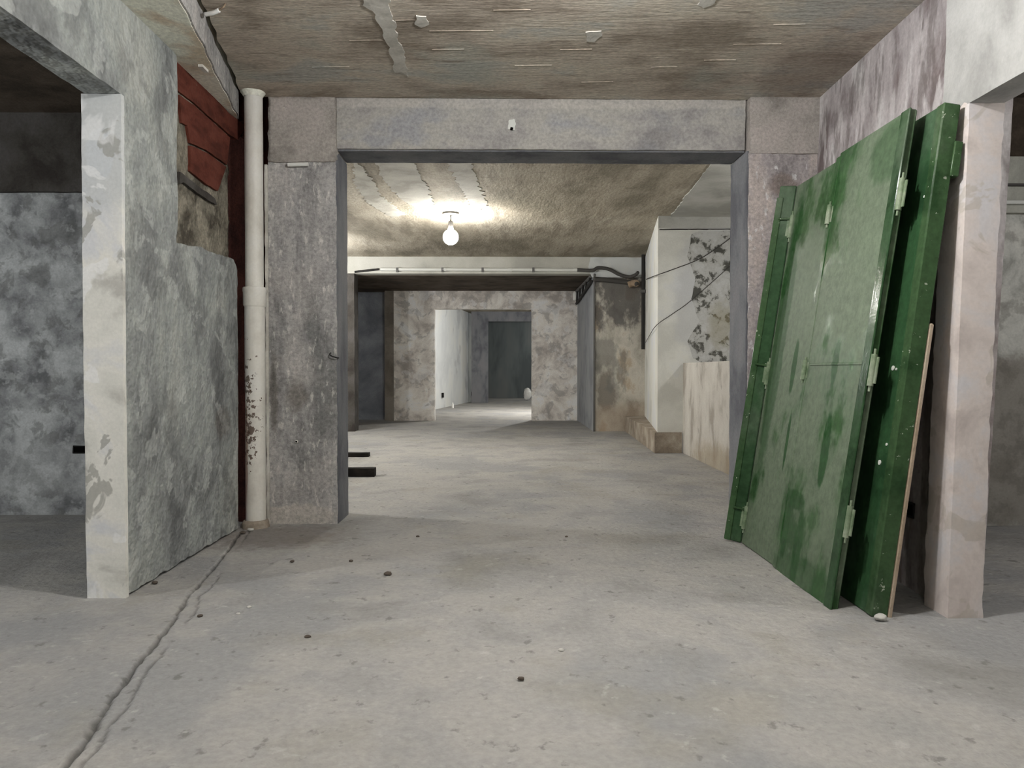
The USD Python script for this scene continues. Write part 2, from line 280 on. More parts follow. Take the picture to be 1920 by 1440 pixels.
M['far_wall'] = material('far_plaster', [(0.3, (175, 168, 162)), (0.45, (216, 210, 203)), (0.58, (236, 232, 225)), (0.72, (237, 237, 237))], scale=1.6, detail=6, dist=0.4, rough_n=0.65,
    layers=[{'color': (159, 156, 153), 'scale': 4.0, 'lo': 0.52, 'hi': 0.60, 'amt': 0.6, 'dist': 0.50}, {'color': (237, 237, 237), 'scale': 2.6, 'lo': 0.54, 'hi': 0.6, 'amt': 0.45}], fine=0.12, bump=0.2, bump_scale=6)
M['far_beam'] = material('far_beam_plaster', [(0.3, (164, 163, 156)), (0.5, (180, 179, 171)), (0.7, (188, 187, 180))], scale=1.2, fine=0.05, bump=0.12)
M['white_far'] = material('white_far_plaster', [(0.3, (196, 199, 200)), (0.5, (208, 211, 211)), (0.7, (214, 215, 211))], scale=0.8, fine=0.04, bump=0.1,
    layers=[{'color': (178, 180, 182), 'scale': 0.7, 'lo': 0.55, 'hi': 0.6, 'amt': 0.6}])
M['blue_dark'] = material('blue_dark_paint', [(0.3, (124, 128, 137)), (0.5, (146, 151, 160)), (0.7, (167, 171, 180))], scale=1.4, fine=0.12, bump=0.15,
    layers=[{'color': (225, 226, 227), 'scale': 9, 'lo': 0.68, 'hi': 0.74, 'amt': 0.4}])
M['end_wall'] = material('end_wall_plaster', [(0.3, (86, 91, 92)), (0.5, (101, 107, 107)), (0.7, (111, 114, 113))], scale=0.8, stretch=(1.5, 1, 0.4), fine=0.05, bump=0.1)
M['brown_strip'] = material('brown_strip', [(0.3, (112, 106, 98)), (0.5, (130, 123, 114)), (0.7, (142, 136, 128))], scale=2, fine=0.1, bump=0.15)
M['grey_side'] = material('grey_side', [(0.3, (136, 139, 142)), (0.5, (152, 155, 159)), (0.7, (161, 163, 165))], scale=1.4, fine=0.06, bump=0.1)
M['grunge'] = material('grungy_pillar', [(0.3, (131, 126, 118)), (0.45, (175, 171, 161)), (0.6, (195, 191, 181)), (0.72, (175, 162, 144))], scale=1.5, stretch=(1.2, 1, 0.8), detail=6, dist=0.12,
    layers=[{'color': (88, 86, 85), 'c': (2.15, 13.88, 2.45), 'r': (0.75, 3, 0.42), 'amt': 0.85, 'soft': 0.9, 'noise': 5.0, 'scale': 3.5, 'stretch': (1.4, 1, 0.8)}, {'color': (112, 111, 108), 'c': (1.95, 13.88, 1.4), 'r': (0.3, 3, 0.5), 'amt': 0.6, 'soft': 0.9, 'noise': 5.0, 'scale': 3.5, 'stretch': (1.4, 1, 0.8)},
            {'color': (162, 145, 127), 'c': (2.3, 13.88, 0.15), 'r': (0.8, 3, 0.35), 'amt': 0.55, 'soft': 0.9, 'noise': 1.2, 'scale': 3}], fine=0.1, bump=0.2, bump_scale=8)
M['stair_white'] = material('stair_white', [(0.3, (203, 203, 197)), (0.5, (219, 219, 213)), (0.7, (213, 215, 217))], scale=1.1, fine=0.05, bump=0.15,
    layers=[{'color': (193, 194, 195), 'c': (3.0, 10.2, 2.2), 'r': (0.62, 2, 1.0), 'amt': 0.7, 'soft': 0.3, 'noise': 0.8, 'scale': 3},
            {'color': (87, 87, 83), 'scale': 7.0, 'lo': 0.60, 'hi': 0.66, 'amt': 0.0}])
M['mould'] = material('mouldy_white', [(0.33, (88, 88, 84)), (0.40, (120, 120, 115)), (0.45, (180, 180, 177)), (0.7, (196, 197, 196))], scale=7.5, detail=6, dist=0.25, fine=0.06, bump=0.2,
    layers=[{'color': (190, 191, 190), 'scale': 2.2, 'lo': 0.52, 'hi': 0.58, 'amt': 0.9}, {'color': (150, 142, 112), 'c': (3.0, 10.2, 1.75), 'r': (0.16, 1, 0.3), 'amt': 0.45, 'soft': 0.8}])
M['low_block'] = material('low_block_plaster', [(0.3, (158, 152, 144)), (0.45, (188, 184, 177)), (0.7, (200, 197, 190))], scale=2.4, stretch=(1, 1, 0.5), dist=0.08, fine=0.08, bump=0.15,
    layers=[{'color': (150, 136, 112), 'c': (2.45, 8.4, 0.05), 'r': (1, 1.2, 0.22), 'amt': 0.6, 'soft': 0.9}, {'color': (128, 124, 120), 'scale': 9, 'stretch': (1, 1, 0.5), 'lo': 0.62, 'hi': 0.72, 'amt': 0.5}])
M['plinth'] = material('plinth_concrete', [(0.3, (133, 122, 110)), (0.5, (157, 146, 132)), (0.7, (178, 169, 156))], scale=3, fine=0.14, bump=0.3)
M['slab_grey'] = material('slab_grey', [(0.3, (156, 156, 151)), (0.5, (173, 173, 168)), (0.7, (185, 185, 181))], scale=1.6, fine=0.06, bump=0.12)
M['patch'] = material('patch_plaster', [(0.3, (183, 180, 172)), (0.5, (204, 200, 192)), (0.7, (215, 213, 206))], scale=6, fine=0.08, bump=0.2)
M['patch_far'] = material('patch_far_plaster', [(0.3, (155, 152, 143)), (0.5, (172, 169, 161)), (0.7, (180, 179, 169))], scale=3, fine=0.08, bump=0.2)
M['back'] = material('back_plaster', [(0.3, (158, 156, 151)), (0.5, (180, 178, 172)), (0.7, (193, 191, 187))], scale=2, fine=0.06, bump=0.1)
def green(name, dust, green_, dark, dust_lo, dust_hi, streaks=(), rough=0.17):
    return material(name, [(0.3, dark), (0.5, green_), (0.7, green_)], scale=3, detail=6, dist=0.4,
        layers=[{'color': dust, 'scale': 2.2, 'lo': dust_lo, 'hi': dust_hi, 'amt': 0.8, 'stretch': (1, 1, 0.6), 'detail': 5, 'gloss': 0.6}] + list(streaks), fine=0.22, fine_scale=26, bump=0.22, bump_dist=0.004, bump_scale=16, rough=rough, spec=0.12)
DK = (38, 76, 38)
def streak(y, z, ry, rz, amt=0.95): return {'color': DK, 'c': (1.8, y, z), 'r': (2, ry, rz), 'amt': amt, 'soft': 0.3, 'noise': 0.5, 'scale': 14}
M['green'] = green('green_dusty_paint', (112, 124, 106), (66, 96, 62), (50, 80, 48), 0.37, 0.50,
    [streak(3.86, 1.17, 0.035, 0.13), streak(3.82, 0.72, 0.045, 0.2), streak(4.42, 1.15, 0.035, 0.16), streak(4.35, 0.72, 0.02, 0.17), streak(4.16, 0.25, 0.045, 0.17, 0.7), streak(3.97, 0.17, 0.05, 0.22, 0.7), streak(4.09, 0.42, 0.13, 0.05, 0.7),
     streak(4.2, 1.95, 0.05, 0.3, 0.7), streak(3.85, 0.05, 0.4, 0.1, 0.5), streak(4.72, 1.4, 0.1, 0.9, 0.7), streak(3.62, 2.2, 0.2, 0.15, 0.5)])
M['green_dark'] = green('green_dark_paint', (85, 101, 81), (53, 79, 53), (42, 65, 42), 0.5, 0.7)
M['green_deep'] = green('green_deep_paint', (82, 104, 82), (50, 81, 52), (38, 65, 41), 0.5, 0.72, rough=0.3)
M['green_rail'] = green('green_rail_paint', (88, 103, 83), (63, 87, 58), (47, 71, 45), 0.52, 0.7, streaks=[{'color': (196, 202, 186), 'scale': 30, 'lo': 0.67, 'hi': 0.70, 'amt': 0.6}])
M['hinge_green'] = material('hinge_dusty_paint', [(0.3, (92, 112, 84)), (0.5, (122, 138, 112)), (0.7, (142, 152, 132))], scale=9, fine=0.12, bump=0.1, rough=0.5)
M['wood'] = material('weathered_wood', [(0.3, (150, 132, 112)), (0.5, (172, 154, 134)), (0.7, (184, 170, 152))], scale=6, stretch=(1, 1, 0.2), fine=0.1, bump=0.2)
M['white_paint'] = plain('white_paint', (222, 224, 218), 0.7)
M['pvc'] = material('pvc_pipe', [(0.3, (212, 208, 199)), (0.5, (226, 223, 215)), (0.7, (229, 227, 221))], scale=3, fine=0.04, bump=0.05, rough=0.5, spec=0.4,
    layers=[{'color': (150, 104, 84), 'scale': 5, 'stretch': (1.4, 1, 0.4), 'lo': 0.62, 'hi': 0.70, 'amt': 0.0},
            {'color': (168, 134, 116), 'c': (-1.84, 5.36, 0.55), 'r': (0.03, 0.2, 0.5), 'amt': 0.8, 'soft': 0.4, 'noise': 1.2, 'stretch': (1, 1, 0.4), 'scale': 14},
            {'color': (92, 76, 62), 'c': (-1.805, 5.34, 0.98), 'r': (0.045, 0.2, 0.3), 'amt': 0.9, 'soft': 0.2, 'noise': 7.0, 'bias': 0.75, 'scale': 24},
            {'color': (92, 70, 58), 'c': (-1.79, 5.34, 0.7), 'r': (0.05, 0.2, 0.25), 'amt': 0.9, 'soft': 0.2, 'noise': 7.0, 'bias': 0.6, 'scale': 25}])
M['black'] = plain('black_plastic', (24, 23, 22), 0.7, 0.2)
M['dark_timber'] = material('dark_timber', [(0.3, (22, 20, 18)), (0.5, (30, 27, 24)), (0.7, (40, 36, 32))], scale=6, fine=0.1, bump=0.2)
M['hole'] = plain('hole_dark', (18, 17, 16), 0.95, 0.0)
M['cable'] = plain('cable_grey', (72, 70, 68), 0.7, 0.3)
M['cable_dark'] = plain('cable_dark', (38, 37, 36), 0.7, 0.3)
M['conduit'] = plain('conduit_white', (206, 207, 202), 0.55, 0.4)
M['steel'] = plain('painted_steel', (92, 91, 90), 0.6, 0.4)
M['stone'] = plain('dark_stone', (92, 84, 77), 0.95, 0.1)
M['stone_light'] = plain('light_chip', (196, 194, 188), 0.95, 0.1)
M['tape'] = plain('tan_tape', (150, 132, 112), 0.8, 0.2)
M['plastic'] = plain('white_plastic', (226, 226, 222), 0.45, 0.4)
M['bulb'] = plain('bulb_glow', (255, 250, 240), 0.4, 0.3, emit=BULB_POWER / (math.pi * 4 * math.pi * 0.105 ** 2))
M['holder'] = plain('bulb_holder', (60, 58, 56), 0.6)

def structure(name, mesh, mat, label, cat, smooth=False):
    return tag(obj(name, mesh, mat, smooth=smooth), label, cat, kind='structure')

# ---------------------------------------------------------------- floor
def joint_x(y): return -1.58 - 0.185 * (np.asarray(y) - 3.9)
cols = np.unique(np.round(np.concatenate([np.arange(-9, -1.0, 0.12), np.arange(-1.0, -0.16, 0.03), np.arange(-0.16, 0.16, 0.006), np.arange(0.16, 4.0, 0.024), np.arange(4.0, 9.6, 0.12)]), 4))
rows = np.unique(np.round(np.concatenate([np.arange(-3.2, 1.4, 0.1), np.arange(1.4, 5.8, 0.018), np.arange(5.8, 10, 0.06), np.arange(10, 33.1, 0.25)]), 4))
Uc, Yc = np.meshgrid(cols, rows, indexing='ij')
Xc = Uc + np.where(Yc < 5.4, joint_x(Yc), joint_x(5.4))
P3 = np.stack([Xc, Yc, np.zeros_like(Xc)], -1)
near = np.clip(1.2 - np.abs(Yc - 2.5) / 8, 0.15, 1)
Zc = (meshkit.fbm(P3 * 1.1, 3, 3) - 0.5) * 0.012 + (meshkit.fbm(P3 * 6, 3, 4) - 0.5) * 0.009 * near + (meshkit.fbm(P3 * 17, 2, 14) - 0.5) * 0.010 * near * np.clip(meshkit.fbm(P3 * 1.3, 2, 15) * 3 - 1, 0.15, 1)
rng1 = np.random.default_rng(7)
wander = (meshkit.fbm(np.stack([Yc * 2.2, Yc * 0, Yc * 0], -1), 5, 21) - 0.5) * 0.045
wid = 0.003 + 0.013 * meshkit.fbm(np.stack([Yc * 5, Yc * 0 + 3, Yc * 0], -1), 3, 22)
on = np.clip((5.35 - Yc) / 0.1, 0, 1)
jag = (meshkit.noise(P3 * 60, 5) - 0.5) * 0.012 + (meshkit.noise(P3 * 25, 6) - 0.5) * 0.012
g1 = np.clip(1.25 - np.abs(Uc - wander + jag) / wid, 0, 1) * on
w2 = (meshkit.fbm(np.stack([Yc * 4, Yc * 0 + 8, Yc * 0], -1), 4, 23) - 0.5) * 0.04 + 0.058
g2 = np.clip(1.2 - np.abs(Uc - w2 + jag) / 0.007, 0, 1) * on * np.clip((meshkit.noise(np.stack([Yc * 2.5, Yc * 0, Yc * 0], -1), 31) - 0.35) * 4, 0, 1)
Zc -= g1 * 0.018 + g2 * 0.008
idx = np.arange(Uc.size).reshape(Uc.shape)
quad = np.stack([idx[:-1, :-1], idx[1:, :-1], idx[1:, 1:], idx[:-1, 1:]], -1).reshape(-1, 4)
V = np.stack([Xc, Yc, Zc], -1).reshape(-1, 3)
fm = usdkit.mesh(stage, numbered('/World/floor'), (V, quad), M['floor'], smooth=True)
UsdGeom.PrimvarsAPI(fm).CreatePrimvar('dirt', Sdf.ValueTypeNames.FloatArray, 'vertex').Set(Vt.FloatArray.FromNumpy(np.clip(g1 * 0.7 + g2 * 0.5, 0, 1).ravel().astype(np.float32)))
tag(fm.GetPrim(), 'bare dusty grey concrete floor with a long cracked joint', 'floor', kind='structure')

# ---------------------------------------------------------------- ceilings
def slanted(P):                                    # the slab's left side follows the building joint
    Q = P.copy(); left = P[:, 0] < -1.0
    Q[left, 0] = joint_x(P[left, 1]) + (P[left, 0] + 1.5)
    return Q
yy = np.arange(-3.0, 5.52, 0.03)
edge = [(float(joint_x(y) + (meshkit.noise(np.array([y * 9, 0, 0]), 3) - 0.5) * 0.018), float(y)) for y in yy]
ceil = structure('ceiling', ext(Polygon(edge + [(2.75, 5.5), (2.75, -3.0)]), 'z', 3.12, 3.35), M['ceil'], 'brown board-marked raw concrete ceiling with pale plaster smears, nearest the camera', 'ceiling')
def ceiling_patch(parent, pix, z, mat, amp=0.012, seed=0, name='plaster_smear', th=0.006):
    pts = [tuple(at(x, y, 'z', z)[:2]) for x, y in pix]
    g = rag(pts, amp, 0.02, seed, 14)
    return obj(name, ext(g, 'z', z - th, z + 0.004), mat, parent)
ceiling_patch(ceil, [(676, -40), (728, -40), (728, 5), (742, 40), (744, 70), (757, 100), (766, 143), (752, 134), (739, 136), (737, 112), (728, 90), (716, 55), (700, 22), (680, 8)], 3.12, M['patch'], 0.022, 1)
ceiling_patch(ceil, [(780, 28), (800, 30), (804, 44), (790, 50), (778, 44)], 3.12, M['patch'], 0.02, 2)
ceiling_patch(ceil, [(1098, 60), (1128, 57), (1130, 66), (1115, 78), (1100, 76)], 3.12, M['patch'], 0.02, 3)
ceiling_patch(ceil, [(1310, -4), (1345, -4), (1335, 8), (1318, 14), (1308, 8)], 3.12, M['patch'], 0.02, 4)
for i, (x, y, w) in enumerate([(865, 57, 120), (770, 37, 60), (840, 92, 60), (1120, 153, 60), (1420, 82, 90), (1080, 92, 60), (960, 18, 70), (1245, 125, 50), (690, 75, 70), (1480, 45, 60), (620, 125, 70), (1000, 122, 70), (1350, 112, 60)]):
    a, b = at(x - w / 2, y + 0.6, 'z', 3.12), at(x + w / 2, y - 0.6, 'z', 3.12)
    g = rag([(a[0], a[1] - 0.003), (b[0], b[1] - 0.001), (b[0], b[1] + 0.001), (a[0], a[1] + 0.003)], 0.003, 0.02, i + 5, 16)
    obj('concrete_ridge', ext(g, 'z', 3.116, 3.124), M['ceil'], ceil)
# soffit of the neighbouring building beyond the joint, 17 cm lower
yy2 = np.arange(-3.0, 5.50, 0.04)
edge2 = [(float(joint_x(y) - 0.035 + (meshkit.noise(np.array([y * 8, 4, 0]), 6) - 0.5) * 0.02), float(y)) for y in yy2]
def tilt(P):
    Q = P.copy(); Q[:, 0] = np.where((P[:, 2] < 3.0) & (P[:, 0] > -1.95), P[:, 0] + 0.03, P[:, 0]); return Q
beam_l = structure('ceiling', ext(Polygon([(-2.06, -3.0)] + edge2 + [(-2.06, 5.5)]), 'z', 2.95, 3.35), M['soffit'], 'tan concrete ceiling strip above the left wall, left of the dark joint', 'ceiling')
obj('beam_face', ext(Polygon([(x - 0.01, y) for x, y in edge2] + [(x + 0.012, y) for x, y in edge2[::-1]]), 'z', 2.955, 3.125), M['pier'], beam_l, label='grey side face of the strip along the joint')
c = at(383, 126, 'z', 2.95); obj('plaster_smear', box(c[0] - 0.02, c[0] + 0.008, c[1] - 0.045, c[1] + 0.045, 2.935, 2.955), M['patch'], beam_l)
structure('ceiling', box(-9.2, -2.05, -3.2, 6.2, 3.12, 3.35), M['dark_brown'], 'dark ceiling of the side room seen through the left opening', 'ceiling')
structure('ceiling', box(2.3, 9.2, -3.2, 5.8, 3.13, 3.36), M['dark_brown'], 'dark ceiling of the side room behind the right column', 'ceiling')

# ---------------------------------------------------------------- left wall with opening, bricks
XL = -1.87
def wl(px, py, x=XL):
    p = at(px, py, 'x', x); return (float(p[1]), float(p[2]))
up = [wl(331, 104), wl(333, 200), wl(331, 300), wl(334, 380), wl(331, 455), wl(352, 461), wl(372, 462), wl(392, 472), wl(415, 478), wl(438, 487), wl(447, 508)]
plaster_poly = [(-3.0, 2.49), (3.74, 2.49), (3.735, 1.2), (3.73, 0.012), (5.31, 0.012), (5.335, 0.9)] + [(5.33, up[-1][1])] + up[::-1][1:] + [(4.28, 2.955), (-3.0, 2.955)]
n_ = len(plaster_poly); amps = [0.004, 0.006, 0.006, 0.020, 0.012, 0.02] + [0.012] * (len(up) - 1) + [0.008, 0.0, 0.0]
wall_left = structure('wall_left', ext(rag(plaster_poly, amps[:n_], 0.03, 3, 10), 'x', -2.045, XL), M['plaster_left'], 'mottled grey plastered left wall with a wide opening and broken plaster', 'wall')
g = rag([(3.728, 0.0), (3.745, 0.0), (3.752, 2.487), (3.735, 2.487)], [0, 0.0, 0, 0.004], 0.04, 2)
obj('plaster_jamb', ext(rag([(-2.055, 0.0), (XL + 0.006, 0.0), (XL + 0.002, 1.2), (XL + 0.004, 2.488), (-2.06, 2.488), (-2.062, 1.2)], [0, 0.004, 0.004, 0, 0.006, 0.006], 0.04, 4), 'y', 3.715, 3.745), M['jamb'], wall_left, label='bright white plastered end face of the wall')
obj('cement_backing', rough_box(-2.04, -1.925, 4.22, 5.34, 1.70, 2.95, 0.012, 0.03, 0.03, 5), M['cement'], wall_left, smooth=40)
XB = -1.912
def wb(px, py):
    p = at(px, py, 'x', XB); return (float(p[1]), float(p[2]))
bricks = [[(331, 112), (380, 160), (433, 215), (462, 236), (446, 262), (431, 253), (364, 193), (334, 170)],
          [(336, 178), (364, 198), (431, 258), (425, 309), (386, 281), (356, 268), (350, 235), (340, 230)],
          [(356, 273), (386, 286), (423, 313), (415, 335), (407, 358), (385, 345), (355, 321)]]
for i, b in enumerate(bricks):
    g = rag([wb(*p) for p in b][::-1], 0.005, 0.03, i + 40, 12)
    obj('brick', ext(g, 'x', -1.985, XB + 0.003 * i), M['brick'], wall_left)
obj('cement_ledge', ext(rag([wb(x, y) for x, y in [(334, 322), (346, 332), (372, 352), (400, 372), (404, 384), (385, 374), (340, 342), (333, 345)]][::-1], 0.008, 0.03, 50, 14), 'x', -1.99, -1.90), M['dark_concrete'], wall_left, label='dark cement lip under the bricks')
# recess of the building joint between the wall's end and the pier, and the wall of the side room
structure('wall_joint', rough_box(-2.10, -1.66, 5.60, 5.75, -0.02, 3.2, 0.012, 0.01, 0.05, 8), M['joint'], 'dark rust-red recess of the building joint beside the white pipe', 'wall', smooth=40)
obj_ = structure('wall_side', ext(rag([(-9.2, 0), (-2.05, 0), (-2.05, 2.52), (-9.2, 2.52)], 0.0), 'y', 5.88, 6.1), M['side_wall'], 'blotchy grey plastered wall of the left side room with a dark box', 'wall')
bx0 = at(149, 843, 'y', 5.875)
socket = thing('wall_box', 'black empty socket box sunk in the left side-room wall', 'socket box', (bx0[0], 5.88, bx0[2]))
fr = trimesh.creation.box((0.11, 0.02, 0.062)); hole = trimesh.creation.box((0.085, 0.02, 0.046))
obj('box_rim', ext(Polygon([(-.053, -.03), (.053, -.03), (.055, .03), (-.05, .032)], [[(-.043, -.022), (-.043, .022), (.043, .022), (.043, -.022)]]), 'y', -0.008, 0.01), M['black'], socket)
obj('box_back', box(-.05, .05, -0.002, 0.01, -.028, .028), M['hole'], socket)
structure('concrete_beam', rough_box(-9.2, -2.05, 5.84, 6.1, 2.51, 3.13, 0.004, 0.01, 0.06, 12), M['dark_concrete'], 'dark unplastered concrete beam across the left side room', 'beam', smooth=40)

# ---------------------------------------------------------------- pier, beam and right pier at the middle of the picture
def leanp(P): return P
pier = structure('concrete_pillar', rough_box(-1.705, -1.205, 5.49, 5.87, -0.03, 2.66, 0.003, 0.010, 0.03, 13), M['pier'], 'tall grey concrete pillar right beside the white drainpipe', 'pillar', smooth=40)
obj('pillar_head', rough_box(-1.70, -1.203, 5.478, 5.86, 2.645, 3.13, 0.004, 0.014, 0.03, 14), M['pier_top'], pier, smooth=40)
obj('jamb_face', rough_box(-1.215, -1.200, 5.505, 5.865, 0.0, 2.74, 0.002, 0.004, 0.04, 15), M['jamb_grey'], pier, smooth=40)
obj('mortar_strip', rough_box(-1.722, -1.70, 5.475, 5.56, 0.0, 2.63, 0.002, 0.004, 0.03, 44), M['patch'], pier, smooth=40, label='pale mortar strip along the pipe')
for px, py, r in [(556, 828, 0.012), (594, 243, 0.016), (533, 205, 0.016)]:
    p = at(px, py, 'y', 5.487)
    m = lathe([(r * 0.55, -0.004), (r * 0.6, -0.006), (r, -0.002), (r * 0.95, 0.01)], 14); h = lathe([(0.0005, 0), (r * 0.6, 0)], 14)
    T = trimesh.transformations.rotation_matrix(math.pi / 2, [1, 0, 0]); T2 = trimesh.transformations.translation_matrix((p[0], 5.484, p[2]))
    for q in (m, h): q.apply_transform(trimesh.transformations.rotation_matrix(-math.pi / 2, [1, 0, 0])); q.apply_transform(T2)
    obj('hole_rim', m, M['patch'], pier, smooth=40); obj('drill_hole', cat_(h, trimesh.Trimesh(h.vertices, h.faces[:, ::-1], process=False)), M['hole'], pier)
beam = structure('concrete_beam', rough_box(-1.205, 1.80, 5.505, 5.85, 2.75, 3.13, 0.004, 0.010, 0.04, 16), M['beam'], 'pale concrete beam over the central opening between two pillars', 'beam', smooth=40)
p = at(960, 236, 'y', 5.5)
obj('plaster_dab', ext(rag([(p[0] - .03, p[2] - .03), (p[0] + .02, p[2] - .035), (p[0] + .03, p[2] + .01), (p[0] + .015, p[2] + .05), (p[0] - .02, p[2] + .04)], 0.012, 0.01, 3, 20), 'y', 5.490, 5.51), M['white_paint'], beam)
obj('drill_hole', ext([(p[0] - .014, p[2] - .03), (p[0] + .004, p[2] - .034), (p[0] + .01, p[2] - .018), (p[0] - .01, p[2] - .012)], 'y', 5.486, 5.5), M['hole'], beam)
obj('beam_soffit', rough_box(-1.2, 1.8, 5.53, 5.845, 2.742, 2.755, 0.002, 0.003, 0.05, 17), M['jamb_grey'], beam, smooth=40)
pier_r = structure('concrete_pillar', rough_box(1.805, 2.50, 5.45, 5.86, -0.03, 2.72, 0.003, 0.012, 0.03, 18), M['pier_right'], 'speckled concrete pillar behind the leaning green doors', 'pillar', smooth=40)
obj('pillar_head', rough_box(1.81, 2.50, 5.44, 5.85, 2.71, 3.14, 0.003, 0.010, 0.04, 19), M['pier_top'], pier_r, smooth=40)
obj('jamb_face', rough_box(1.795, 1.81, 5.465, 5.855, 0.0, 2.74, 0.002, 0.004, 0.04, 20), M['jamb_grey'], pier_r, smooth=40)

# small stub of tube and hook on the left pillar
a = at(540, 309, 'y', 5.47); b = at(578, 308, 'y', 5.47)
st = thing('tube_stub', 'short white tube stub embedded high in the left pillar', 'tube', (0, 0, 0))
obj('tube_body', tube([(a[0], 5.468, a[2]), (b[0], 5.468, b[2])], 0.015, 12, 1), M['plastic'], st, smooth=40)
p = at(625, 668, 'y', 5.48)
tag(obj('wire_hook', tube([(p[0] + .035, 5.50, p[2] - .012), (p[0] + .02, 5.465, p[2] - .008), (p[0] - .01, 5.46, p[2] + .002), (p[0] - .022, 5.462, p[2] + .016), (p[0] - .012, 5.466, p[2] + .026)], 0.0045, 8), M['cable_dark'], smooth=True), 'small bent dark wire hook on the left pillar edge', 'hook')

# ---------------------------------------------------------------- drainpipe
pp = thing('drain_pipe', 'white plastic drainpipe with rust stains beside the left pillar', 'pipe', (-1.775, 5.41, 0))
obj('lower_pipe', lathe([(0.066, 0.0), (0.071, 0.002), (0.071, 1.6)]), M['pvc'], pp, smooth=40)
obj('socket_collar', lathe([(0.070, 1.585), (0.079, 1.60), (0.080, 1.69), (0.083, 1.70), (0.083, 1.722), (0.078, 1.728), (0.064, 1.728)]), M['pvc'], pp, smooth=40)
obj('upper_pipe', lathe([(0.064, 1.70), (0.0635, 3.13)]), M['pvc'], pp, smooth=40)
cb = lathe([(0.10, 0.0), (0.096, 0.03), (0.085, 0.05), (0.071, 0.055)], 30)
v = np.array(cb.vertices); v[:, :2] *= (0.85 + 0.3 * meshkit.fbm(v * 20, 3, 2))[:, None]
obj('mortar_base', trimesh.Trimesh(v, cb.faces, process=False), M['plinth'], pp, smooth=40)
v = lathe([(0.064, 3.085), (0.072, 3.10), (0.09, 3.125)], 30); q = np.array(v.vertices); q[:, :2] *= (0.8 + 0.4 * meshkit.fbm(q * 12, 3, 8))[:, None]
obj('mortar_collar', trimesh.Trimesh(q, v.faces, process=False), M['soffit'], pp, smooth=40)

# ---------------------------------------------------------------- right wall with opening
def rx(y, z):                                       # inner face of the right wall: it leans out and opens away from the camera
    f, t = 2.09 + (y - 3.4) * 0.065, 2.25 + (y - 3.4) * 0.035
    return f + (t - f) * z / 3.14
def warp_r(P):
    Q = P.copy(); Q[:, 0] = rx(P[:, 1], P[:, 2]) + P[:, 0]; return Q
yz = rag([(3.42, 0.0), (5.5, 0.0), (5.5, 3.15), (3.42, 3.15)], 0.0)
wr = rough_box(0, 0.14, 3.42, 5.5, -0.02, 3.15, 0.004, 0.002, 0.05, 25, warp_r)
wall_right = structure('wall_right', wr, M['plaster_right'], 'streaky mauve-grey plastered right wall behind the leaning green doors', 'wall', smooth=40)
def warp_c(P):
    Q = P.copy(); Q[:, 0] = P[:, 0] + 0.032 * P[:, 2]; return Q
obj('plaster_jamb', rough_box(2.035, 2.20, 3.36, 3.56, -0.03, 2.36, 0.003, 0.010, 0.04, 26, warp_c), M['jamb_pink'], wall_right, smooth=40, label='pale pinkish plastered end of the wall')
lint = rough_box(2.035, 2.20, -3.0, 3.57, 2.335, 3.15, 0.004, 0.008, 0.06, 27, warp_c)
obj('lintel', lint, M['lintel_right'], wall_right, smooth=40)
p = at(1713, 955, 'x', 2.16)
rb = thing('wall_box', 'dark open socket box low behind the green doors', 'socket box', (float(rx(p[1], p[2])), p[1], p[2]))
obj('box_rim', ext(Polygon([(-.05, -.04), (.05, -.04), (.05, .04), (-.05, .04)], [[(-.04, -.03), (-.04, .03), (.04, .03), (.04, -.03)]]), 'x', -0.008, 0.01), M['black'], rb)
obj('box_back', box(-0.003, 0.01, -.045, .045, -.035, .035), M['hole'], rb)
structure('wall_side', box(2.32, 9.2, 5.37, 5.6, 0, 2.27), M['side_wall_right'], 'pale stained wall of the right side room beyond the column', 'wall')
structure('concrete_beam', box(2.32, 9.2, 5.31, 5.6, 2.26, 2.66), M['band'], 'grey plastered beam carrying a tube, right side room', 'beam')
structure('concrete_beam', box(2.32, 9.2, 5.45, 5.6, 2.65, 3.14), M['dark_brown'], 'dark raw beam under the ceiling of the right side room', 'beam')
tb = thing('conduit_tube', 'white conduit tube along the beam in the right side room', 'conduit', (0, 0, 0))
obj('tube_body', tube([(2.5, 5.290, 2.33), (6.0, 5.290, 2.33)], 0.016, 12, 1), M['conduit'], tb, smooth=40)
obj('tube_body', tube([(2.5, 5.296, 2.455), (6.0, 5.296, 2.455)], 0.010, 12, 1), M['cable'], tb, smooth=40, label='thin grey cable above the tube')

# ---------------------------------------------------------------- room beyond the beam
ZB = 3.24
ceil_b = structure('ceiling', box(-6.2, 4.8, 5.84, 14.2, ZB, 3.5), M['ceil_far'], 'yellowish brown concrete ceiling around the lit bulb beyond the beam', 'ceiling')
for i, poly in enumerate([[(700, 300), (770, 300), (800, 345), (815, 385), (790, 395), (750, 370), (720, 340)], [(838, 300), (882, 300), (895, 340), (915, 385), (890, 400), (868, 360), (850, 330)],
                          [(664, 300), (690, 325), (720, 372), (760, 402), (735, 408), (690, 380), (664, 345)]]):
    ceiling_patch(ceil_b, poly, ZB, M['patch_far'], 0.05, 60 + i)
gp = [tuple(at(x, y, 'z', 3.228)[:2]) for x, y in [(1336, 305), (1310, 340), (1283, 372), (1262, 400), (1240, 428)]]
slab_poly = gp + [(gp[-1][0] + 0.02, 10.25), (4.7, 10.25), (4.7, 5.84), (gp[0][0] - 0.08, 5.84)]
structure('ceiling', ext(rag(slab_poly, [0.03, 0.03, 0.03, 0.03, 0, 0, 0, 0, 0.0], 0.04, 70, 6), 'z', 3.228, 3.35), M['slab_grey'], 'grey plastered ceiling slab above the white stair wall', 'ceiling')
